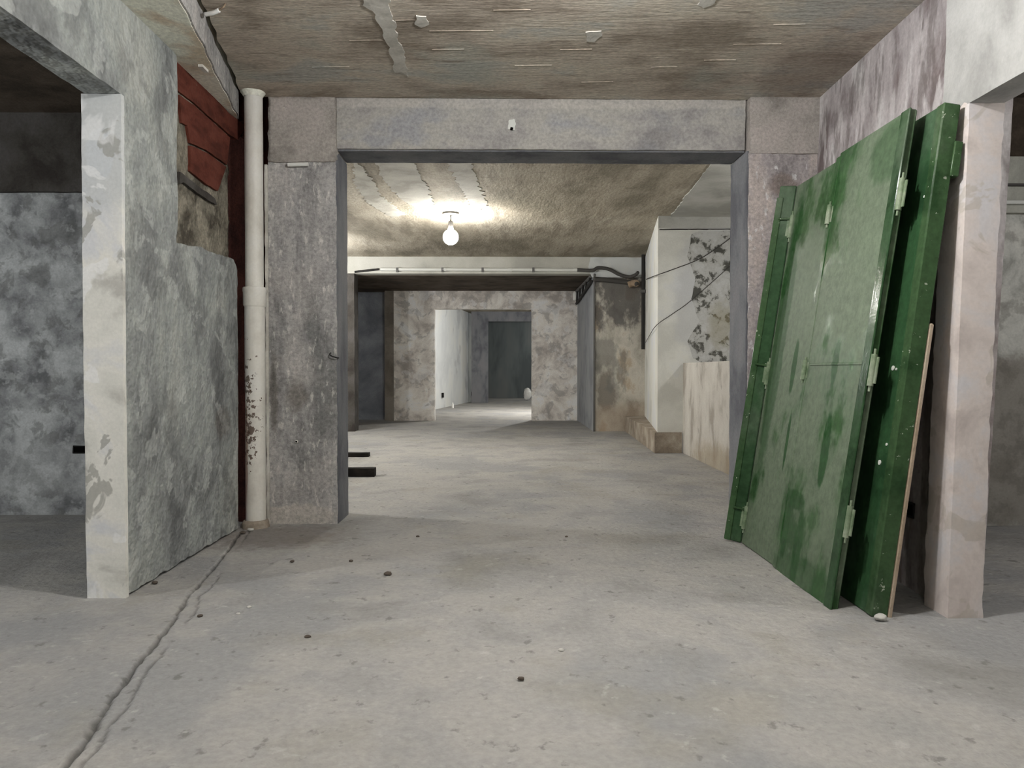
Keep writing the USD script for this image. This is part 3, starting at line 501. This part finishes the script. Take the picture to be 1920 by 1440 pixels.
# stair enclosure: white frontal wall, mouldy field, long side, plinth, low block
stair = structure('wall_stair', ext([(2.14, 10.2), (4.8, 10.2), (4.8, 14.2), (2.72, 14.2)], 'z', 0.0, 3.24), M['stair_white'], 'white plastered stair wall at the right of the far room with mould', 'wall')
mp = [(1297, 440), (1310, 434), (1372, 433), (1420, 433), (1420, 690), (1340, 690), (1300, 672), (1290, 640), (1312, 600), (1296, 560), (1304, 520), (1288, 480)]
g = rag([(at(x, y, 'y', 10.19)[0], at(x, y, 'y', 10.19)[2]) for x, y in mp], 0.03, 0.04, 72, 6)
obj('mould_stain', ext(g, 'y', 10.194, 10.21), M['mould'], stair, label='black mouldy field of the white wall')
obj('crack_line', ext(rag([(2.16, 3.05), (4.7, 3.07), (4.7, 3.085), (2.16, 3.062)], 0.006, 0.04, 73, 9), 'y', 10.19, 10.21), M['cable'], stair)
obj('wall_head', box(2.145, 4.75, 10.188, 10.21, 3.08, 3.24), M['slab_grey'], stair, label='grey strip of wall above the crack')
structure('low_block', ext([(2.44, 5.86), (4.8, 5.86), (4.8, 10.2), (2.49, 10.2)], 'z', 0.0, 1.235), M['low_block'], 'low stained plaster block before the white stair wall', 'block')
structure('plinth', ext([(2.10, 10.18), (2.47, 10.18), (2.47, 10.3), (2.70, 13.87), (2.31, 13.87)], 'z', 0.0, 0.285), M['plinth'], 'brown concrete plinth at the foot of the stair wall', 'plinth')
structure('wall_room', box(4.7, 4.9, 5.84, 14.2, 0, 3.3), M['back'], 'right end wall of the far room, hidden behind the pillar', 'wall')
structure('wall_room', box(-6.3, -6.1, 5.84, 19, 0, 3.3), M['back'], 'left end wall of the far room, hidden behind the pillar', 'wall')
structure('wall_room', box(-6.3, -1.70, 5.9, 6.1, 0, 3.3), M['back'], 'back of the side-room wall behind the left pillar', 'wall')
# far beam, columns, grungy pillar
YF = 13.88
fb = structure('concrete_beam', box(-6.2, 2.76, YF, YF + 0.3, 2.93, 3.30), M['far_beam'], 'grey plastered beam at the end of the far room under a white tube', 'beam')
a_ = at(1113, 500, 'y', YF)[0]
obj('white_patch', ext(rag([(a_ - 0.03, 2.86), (2.68, 2.86), (2.68, 3.23), (a_ - 0.06, 3.23), (a_ - 0.1, 3.05)], 0.012, 0.04, 80), 'y', YF - 0.012, YF + 0.01), M['white_far'], fb)
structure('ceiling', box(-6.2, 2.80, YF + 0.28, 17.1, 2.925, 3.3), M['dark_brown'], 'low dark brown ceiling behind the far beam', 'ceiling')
structure('concrete_pillar', rough_box(1.73, 2.80, YF + 0.005, 17.2, -0.02, 2.95, 0.004, 0.012, 0.06, 31), M['grunge'], 'grimy mould-streaked pillar at the far end, under the black cables', 'pillar', smooth=40)
structure('wall_return', box(1.715, 1.735, YF + 0.03, 16.9, 0, 2.93), M['grey_side'], 'plain grey side face of the grimy far pillar', 'wall')
structure('concrete_pillar', rough_box(-6.2, -2.72, YF + 0.01, YF + 0.4, -0.02, 2.95, 0.004, 0.012, 0.08, 32), M['dark_concrete'], 'grey wall end at the left of the far room', 'pillar', smooth=40)
# far wall with doorway
YD = 16.85
dx0, dx1 = at(815, 700, 'y', YD)[0], at(997, 700, 'y', YD)[0]
hole_poly = [(-2.42, 0), (dx0, 0), (dx0, 2.52), (dx1, 2.52), (dx1, 0), (1.74, 0), (1.74, 2.95), (-2.42, 2.95)]
structure('wall_back', ext(rag(hole_poly, [0, 0.008, 0.004, 0.008, 0, 0, 0, 0], 0.06, 90, 5), 'y', YD, YD + 0.2), M['far_wall'], 'blotchy plastered end wall with a wide doorway', 'wall')
structure('wall_strip', box(-2.62, -2.42, YD - 0.03, YD + 0.22, 0, 2.95), M['brown_strip'], 'narrow brown raw strip left of the doorway wall', 'wall')
structure('wall_dark', box(-6.2, -2.60, 17.2, 17.4, 0, 2.95), M['blue_dark'], 'dark blue-grey wall far left of the doorway', 'wall')
# beyond the doorway
structure('wall_white', ext([(-2.2, 20.0), (-1.03, 27.6), (-1.1, 27.9), (-2.9, 27.9), (-2.9, 20.0)], 'z', 0, 3.3), M['white_far'], 'white plastered wall seen at the left through the far doorway', 'wall')
structure('wall_inner', ext([(-1.05, 0), (-0.46, 0), (-0.46, 2.86), (3.6, 2.86), (3.6, 3.3), (-1.05, 3.3)], 'y', 26.2, 26.5), M['jamb_grey'], 'grey inner wall with opening seen through the far doorway', 'wall')
structure('wall_end', box(-3.0, 6.0, 31.0, 31.2, 0, 3.4), M['end_wall'], 'dark bluish end wall deep beyond the far doorway', 'wall')
structure('ceiling', box(-6.2, 6.2, 17.0, 31.2, 3.2, 3.4), M['ceil_far'], 'ceiling of the room beyond the far doorway', 'ceiling')
structure('wall_room', box(5.9, 6.1, 16.9, 31.2, 0, 3.3), M['back'], 'right wall of the room beyond the doorway', 'wall')
structure('wall_room', box(1.72, 6.1, 17.06, 17.25, 0, 3.3), M['back'], 'back face of the wall right of the far doorway', 'wall')
structure('wall_room', box(-6.2, -2.4, 19.0, 20.0, 0, 3.3), M['back'], 'wall left of the white wall beyond the doorway', 'wall')
# shell of the near rooms behind the camera
structure('wall_room', box(-9.2, 9.2, -3.3, -3.0, 0, 3.35), M['back'], 'wall behind the camera', 'wall')
structure('wall_room', box(-9.3, -9.0, -3.2, 6.1, 0, 3.35), M['side_wall'], 'outer wall of the left side room', 'wall')
structure('wall_room', box(9.0, 9.3, -3.2, 5.6, 0, 3.35), M['back'], 'outer wall of the right side room', 'wall')

# ---------------------------------------------------------------- bulb
bp = at(845, 399, 'z', ZB)
lamp = thing('light_bulb', 'glaring bare bulb hanging from the far room ceiling', 'light bulb', (bp[0], bp[1], ZB))
obj('ceiling_rose', lathe([(0.001, -0.035), (0.07, -0.035), (0.11, -0.022), (0.115, 0.0)], 30), M['holder'], lamp, smooth=40)
obj('cord', tube([(0, 0, -0.03), (0.004, 0, -0.07), (0, 0, -0.12)], 0.008, 8), M['holder'], lamp, smooth=True)
obj('bulb_holder', lathe([(0.001, -0.19), (0.03, -0.19), (0.034, -0.16), (0.03, -0.12), (0.012, -0.105), (0.001, -0.105)], 24), M['holder'], lamp, smooth=40)
th = np.linspace(-math.pi / 2, 1.15, 18)
obj('glass_bulb', lathe([(max(0.0005, 0.105 * math.cos(t)), -0.325 + 0.105 * math.sin(t)) for t in th] + [(0.034, -0.205), (0.028, -0.185)], 28), M['bulb'], lamp, smooth=True)

# ---------------------------------------------------------------- tubes and cables at the far beam
yb = YF - 0.03
ct = thing('conduit_tube', 'long white conduit tube fixed along the far beam', 'conduit', (0, 0, 0))
a, b = at(712, 505, 'y', yb), at(1080, 506, 'y', yb)
for i in range(3):
    t0, t1 = i / 3, (i + 1) / 3
    q0, q1 = a + (b - a) * t0, a + (b - a) * t1
    obj('tube_body', tube([q0 + [0.01, 0, 0], q1 - [0.01, 0, 0]], 0.030, 14, 1), M['conduit'], ct, smooth=40)
    obj('coupling', tube([q1 - [0.05, 0, 0], q1 + [0.02, 0, 0]], 0.037, 14, 1), M['conduit'], ct, smooth=40)
for px in (745, 830, 905, 1000):
    q = at(px, 506, 'y', yb); obj('clip', box(q[0] - .02, q[0] + .02, yb - 0.036, YF, q[2] - .04, q[2] + .04), M['steel'], ct)
def pxy(lst, y): return [at(x, yv, 'y', y + dy) for x, yv, dy in lst]
tag(obj('power_cable', tube(pxy([(1083, 506, -.05), (1110, 507, -.10), (1122, 502, -.10), (1142, 505, -.10), (1162, 515, -.10), (1180, 519, -.12), (1192, 515, -.2), (1196, 511, -.3)], YF), 0.032, 10), M['cable'], smooth=True), 'thick grey cable looping right from the end of the white tube', 'cable')
cab = tag(obj('power_cable', tube(pxy([(1113, 523, -.12), (1140, 525, -.10), (1165, 528, -.08), (1186, 530, -.12), (1194, 533, -.3)], YF), 0.045, 10), M['cable'], smooth=True), 'thickest cable running straight above the grimy far pillar', 'cable')
tag(obj('power_cable', tube(pxy([(665, 510, -.05), (690, 507, -.05), (710, 505, -.05)], YF), 0.02, 8), M['cable_dark'], smooth=True), 'dark cable end leaving the white tube at its left', 'cable')
obj('tape_wrap', tube(pxy([(1178, 534, -.1), (1187, 531, -.13), (1193, 531, -.3)], YF), 0.062, 12), M['tape'], cab, smooth=True, label='tan tape wrapped around the cable end')
def swall(t): return np.array([2.135 + 0.48 * t, 10.2 + 4.0 * t, 0])
q = swall(0.80); cz = lambda py: at(1206, py, 'y', q[1])[2]
cd = thing('conduit_tube', 'black vertical conduit on the corner by the grimy pillar', 'conduit', (0, 0, 0))
cx = 2.14 + 0.145 * 3.4 - 0.045
obj('tube_body', tube([(cx, 13.6, at(1207, 655, 'y', 13.6)[2]), (cx, 13.6, at(1207, 466, 'y', 13.6)[2])], 0.035, 12, 1), M['cable_dark'], cd, smooth=40)
obj('clip', box(cx - .045, cx + .042, 13.555, 13.645, 2.55, 2.6), M['steel'], cd)
# steel bracket and post on the pillar's corner
br = thing('steel_bracket', 'dark steel cable bracket sloping back under the far beam', 'bracket', (0, 0, 0))
p0, p1 = at(1111, 516, 'x', 1.69), np.array([1.69, 16.2, at(1086, 556, 'y', 16.2)[2]])
obj('upper_rail', tube([(1.68, YF + .05, 2.90), (1.67, 16.6, 2.90)], 0.028, 8, 1), M['steel'], br)
obj('lower_rail', tube([(1.68, YF + .05, 2.80), (1.67, 16.6, 2.62)], 0.028, 8, 1), M['cable_dark'], br)
for k in range(5):
    y = YF + 0.2 + 0.6 * k; obj('rung', tube([(1.675, y, 2.90), (1.675, y + 0.1, 2.80 - 0.18 * (y + .1 - YF) / 2.8)], 0.02, 6, 1), M['cable_dark'], br)
tag(obj('steel_post', tube([(1.725, YF - 0.025, 0.0), (1.725, YF - 0.025, 2.93)], 0.018, 10, 1), M['steel'], smooth=40), 'thin grey vertical pipe on the corner of the grimy pillar', 'pipe')
pb = at(1078, 560, 'y', 16.7)
tag(obj('lamp_fitting', lathe([(0.01, 0), (0.045, 0.02), (0.05, 0.16), (0.03, 0.2)], 16).apply_translation((pb[0], 16.7, pb[2] - 0.05)), M['plastic'], smooth=40), 'small white fitting high in the corner by the steel bracket', 'fitting')
# thin wires over the white stair wall
def on_side(py, Y): return np.array([2.14 + 0.145 * (Y - 10.2) - 0.02, Y, at(1210, py, 'y', Y)[2]])
tag(obj('thin_wire', tube([on_side(524, 13.2), on_side(521, 12.0), np.array([2.115, 10.17, at(1234, 516, 'y', 10.17)[2]]), at(1262, 505, 'y', 10.165), at(1320, 481, 'y', 10.165), at(1392, 430, 'y', 10.165)], 0.006, 6, 4), M['cable'], smooth=True), 'upper thin wire slanting up across the white stair wall', 'wire')
tag(obj('thin_wire', tube([on_side(642, 13.2), on_side(630, 12.0), np.array([2.115, 10.17, at(1234, 610, 'y', 10.17)[2]]), at(1262, 588, 'y', 10.165), at(1300, 560, 'y', 10.165), at(1392, 478, 'y', 10.165)], 0.005, 6, 4), M['cable'], smooth=True), 'lower thin wire slanting up across the white stair wall', 'wire')

# ---------------------------------------------------------------- dark bars behind the left pillar
for (px0, px1, pyt, pyb, yv, lab) in [(560, 691, 850, 858, 9.75, 'thinner dark bar lying on the floor farther behind the left pillar'), (560, 702, 878, 894, 7.95, 'thick dark timber end sticking out behind the left pillar')]:
    e = at(px1, pyb, 'y', yv); hgt = at(px1, pyt, 'y', yv)[2] - e[2]
    tag(obj('timber_bar', rough_box(-4.2 if yv > 9 else -3.4, e[0], yv, yv + 0.12, 0.0, hgt, 0.002, 0.004, 0.05, 41), M['dark_timber'], smooth=40), lab, 'timber')
# things beyond the doorway
w = at(989, 746, 'y', 28.4)
tag(obj('plastic_bag', pebble(0.15, 1.5, 11, 3).apply_translation((w[0], 28.4, 0.0)), M['plastic'], smooth=True), 'bright white bag on the floor deep in the far doorway', 'bag')
w = at(849, 764, 'y', 22.6)
tag(obj('small_bottle', lathe([(0.001, 0), (0.035, 0.0), (0.035, 0.11), (0.014, 0.14), (0.014, 0.17), (0.001, 0.17)], 16).apply_translation((w[0], 22.6, 0.0)), M['plastic'], smooth=40), 'tiny white bottle at the foot of the white wall beyond the doorway', 'bottle')
def on_white(px):                                   # a place on the slanting white wall beyond the doorway
    d = D + (px - 960) / F * R; p0 = np.array([-2.2, 20.0]); v_ = np.array([1.17, 7.6])
    s = np.linalg.solve(np.array([[d[0], -v_[0]], [d[1], -v_[1]]]), p0); return p0 + v_ * s[1]
for px, py in [(829, 741), (884, 738)]:
    q = on_white(px); z = at(px, py, 'y', q[1])[2]
    tag(obj('wall_box', box(q[0] - .01, q[0] + .05, q[1] - .09, q[1] + .09, z - .07, z + .07), M['black']), 'dark socket box on the white wall beyond the doorway, ' + ('nearer' if px < 850 else 'farther') + ' one', 'socket box')

# ---------------------------------------------------------------- green doors
def panel_frame(x0, y0, x1, z1):
    """Local axes of a leaning panel: u towards the camera along the wall, w up the panel, n out of its front."""
    w = np.array([x1 - x0, 0, z1]); Lw = np.linalg.norm(w); w /= Lw
    u = np.array([0, -1.0, 0]); n = np.cross(w, u); n = n if n[0] < 0 else -n
    return np.array([x0, y0, 0.0]), u, w, n, Lw
def put(mesh, fr):
    o, u, w, n, _ = fr; v = np.array(mesh.vertices); V = o + v[:, :1] * u + v[:, 1:2] * w + v[:, 2:] * n
    f = np.array(mesh.faces)
    if np.linalg.det(np.stack([u, w, n])) < 0: f = f[:, ::-1]
    return trimesh.Trimesh(V, f, process=False)
def sheet(u0, u1, w0, w1, n0, n1, bev=0.006):
    """A folded metal sheet with rounded outer edges."""
    import manifold3d as mf
    s = mf.Manifold.cube([u1 - u0 - 2 * bev, w1 - w0 - 2 * bev, max(n1 - n0 - 2 * bev, 0.001)]).translate([u0 + bev, w0 + bev, n0 + bev])
    hull = mf.Manifold.batch_hull([s.translate([a * bev, 0, 0]) for a in (-1, 1)] + [s.translate([0, a * bev, 0]) for a in (-1, 1)] + [s.translate([0, 0, a * bev]) for a in (-1, 1)])
    m = hull.to_mesh(); return trimesh.Trimesh(m.vert_properties[:, :3], m.tri_verts, process=False)
def hinge(fr, u, w, parent, mat, h=0.12, n0=0.035):
    kn = trimesh.creation.cylinder(0.015, h, sections=14); kn.apply_transform(trimesh.transformations.rotation_matrix(math.pi / 2, [1, 0, 0])); kn.apply_translation((u, w, n0 + 0.008))
    k = obj('hinge', put(kn, fr), mat, parent, smooth=40)
    obj('hinge_plate', put(sheet(u - 0.04, u + 0.03, w - h * 0.42, w + h * 0.42, n0 - 0.004, n0 + 0.004, 0.0015), fr), mat, k)
    pin = trimesh.creation.cylinder(0.006, h * 1.35, sections=10); pin.apply_transform(trimesh.transformations.rotation_matrix(math.pi / 2, [1, 0, 0])); pin.apply_translation((u, w, n0 + 0.008))
    obj('hinge_pin', put(pin, fr), mat, k)
fr1 = panel_frame(1.600, 4.84, 1.955, 2.345)
H1 = fr1[4]
d1 = thing('folding_door', 'dusty green metal folding door leaning frontmost on the right wall', 'door')
MID = 0.62
obj('leaf', put(sheet(0.0, MID - 0.004, 0.0, H1 - 0.02, -0.005, 0.033), fr1), M['green'], d1, smooth=40)
obj('leaf', put(sheet(MID + 0.004, 1.34, -0.012, H1 + 0.012, 0.0, 0.040), fr1), M['green'], d1, smooth=40)
obj('overlap_strip', put(sheet(MID - 0.03, MID + 0.02, 0.0, H1 - 0.01, 0.034, 0.044, 0.003), fr1), M['green'], d1, smooth=40)
obj('edge_flange', put(sheet(1.275, 1.352, -0.012, H1 + 0.012, 0.034, 0.046, 0.004), fr1), M['green_dark'], d1, smooth=40, label='darker green folded edge strip')
obj('weld_seam', put(sheet(MID + 0.05, 1.275, 1.165, 1.178, 0.036, 0.0435, 0.002), fr1), M['green'], d1, smooth=40)
for w in (0.42, 1.14, 1.97): hinge(fr1, 1.368, w, d1, M['hinge_green'], 0.15, 0.026)
for w in (1.14, 2.03): hinge(fr1, MID - 0.005, w, d1, M['hinge_green'], 0.11, 0.040)
# narrow leaf folded towards the room at the far edge
o, u_, w_, n_, _ = fr1
un = np.array([-0.80, 0.55, 0.0]); un = un - w_ * (un @ w_); un /= np.linalg.norm(un)
nn = np.cross(w_, un); nn = nn if nn[1] < 0 else -nn
fr2 = (o + n_ * 0.02 + un * 0.012, un, w_, nn, H1)
obj('narrow_leaf', put(sheet(0.0, 0.105, 0.0, H1 - 0.02, -0.02, 0.012), fr2), M['green_dark'], d1, smooth=40, label='narrow bright green leaf folded out at the far edge')
obj('leaf_edge', put(sheet(0.070, 0.112, 0.0, H1 - 0.10, 0.010, 0.020, 0.003), fr2), M['green_rail'], d1, smooth=40)
for w in (0.17, 1.12, 2.08):
    hinge(fr2, -0.006, w, d1, M['hinge_green'], 0.15, 0.014)
    bolt = trimesh.creation.cylinder(0.008, 0.09, sections=10); bolt.apply_transform(trimesh.transformations.rotation_matrix(math.pi / 2, [0, 1, 0])); bolt.apply_translation((0.035, w + 0.05, 0.022))
    obj('bolt', put(bolt, fr2), M['green_rail'], d1, smooth=40)
# second door behind
fr3 = panel_frame(1.715, 4.55, 2.03, 2.335)
H3 = fr3[4]
d2 = thing('door_panel', 'deep green door panel with wooden edge, leaning behind the folding door', 'door')
WD = 4.55 - 3.385
obj('face_sheet', put(sheet(0.0, WD, 0.0, H3 + 0.01, 0.0, 0.018), fr3), M['green_deep'], d2, smooth=40)
obj('edge_frame', put(sheet(WD - 0.055, WD + 0.004, 0.0, H3 + 0.012, -0.058, 0.022), fr3), M['green_rail'], d2, smooth=40)
obj('edge_frame', put(sheet(0.0, 0.05, 0.0, H3, -0.058, 0.0), fr3), M['green_rail'], d2, smooth=40)
obj('wooden_edge', put(sheet(WD - 0.05, WD + 0.006, 0.0, H3 * 0.58, -0.078, -0.056), fr3), M['wood'], d2, smooth=40)
for w in (2.12,):
    obj('hinge_plate', put(sheet(WD - 0.03, WD + 0.012, w - 0.08, w + 0.08, -0.088, -0.05, 0.004), fr3), M['green_rail'], d2, smooth=40)
for (y, w, r) in [(3.50, 1.15, 0.012), (3.47, 1.145, 0.006), (3.46, 0.79, 0.007), (3.50, 0.70, 0.012), (3.44, 1.95, 0.006), (3.43, 2.17, 0.007)]:
    dsk = trimesh.creation.cylinder(r, 0.004, sections=14); dsk.apply_translation((4.55 - y, w, 0.0195))
    obj('paint_splash', put(dsk, fr3), M['white_paint'], d2, smooth=40)

# ---------------------------------------------------------------- bits on the floor and at the ceiling
bits = [(727, 1079, 0.022, 'stone', 'dark pebble on the open floor in front of the left pillar'), (577, 1196, 0.014, 'stone', 'dark stone bit on the floor between crack and camera'),
        (977, 1275, 0.012, 'stone', 'dark grit speck at the bottom centre of the floor'), (375, 1157, 0.013, 'stone', 'dark stone bit right beside the floor crack'),
        (467, 1140, 0.012, 'stone_light', 'thin white chip on the floor right of the crack'), (447, 1152, 0.010, 'stone_light', 'faint white fleck beside the thin white chip'),
        (1651, 1163, 0.028, 'stone_light', 'white plaster chip under the deep green door'), (1052, 1221, 0.012, 'stone_light', 'pale flat chip in the middle of the floor'),
        (658, 1053, 0.012, 'stone', 'small dark bit on the floor below the left pillar'), (783, 1007, 0.012, 'stone', 'flat dark flake on the floor in the central opening'),
        (1062, 1007, 0.010, 'stone', 'tiny dark speck on the floor of the central opening, right'), (548, 1054, 0.013, 'stone', 'dark bit on the shaded floor near the pipe'),
        (470, 996, 0.022, 'stone_light', 'pale crumb of mortar at the foot of the pipe'), (455, 1001, 0.02, 'stone', 'dark crumb at the foot of the left wall by the joint'),
        (290, 1095, 0.016, 'stone', 'dark crumb at the foot of the left wall near its white end')]
for i, (px, py, r, mt, lab) in enumerate(bits):
    q = at(px, py, 'z', 0.0)
    tag(obj('plaster_chip' if mt == 'stone_light' else 'stone_bit', pebble(r, 0.55, i + 3).apply_translation((q[0], q[1], -0.002)), M[mt], smooth=True), lab, 'debris')
q0, q1, q2 = at(385, 27, 'z', 3.08), at(400, 24, 'z', 3.08), at(411, 19, 'z', 3.09)
wk = thing('wire_connector', 'white plastic wire end hanging at the ceiling joint', 'connector')
obj('plastic_sleeve', tube([q0, q1, q2], 0.012, 10), M['plastic'], wk, smooth=True)
obj('wire_tail', tube([q2, at(420, 12, 'z', 3.1), at(423, 4, 'z', 3.14)], 0.005, 8), M['tape'], wk, smooth=True)
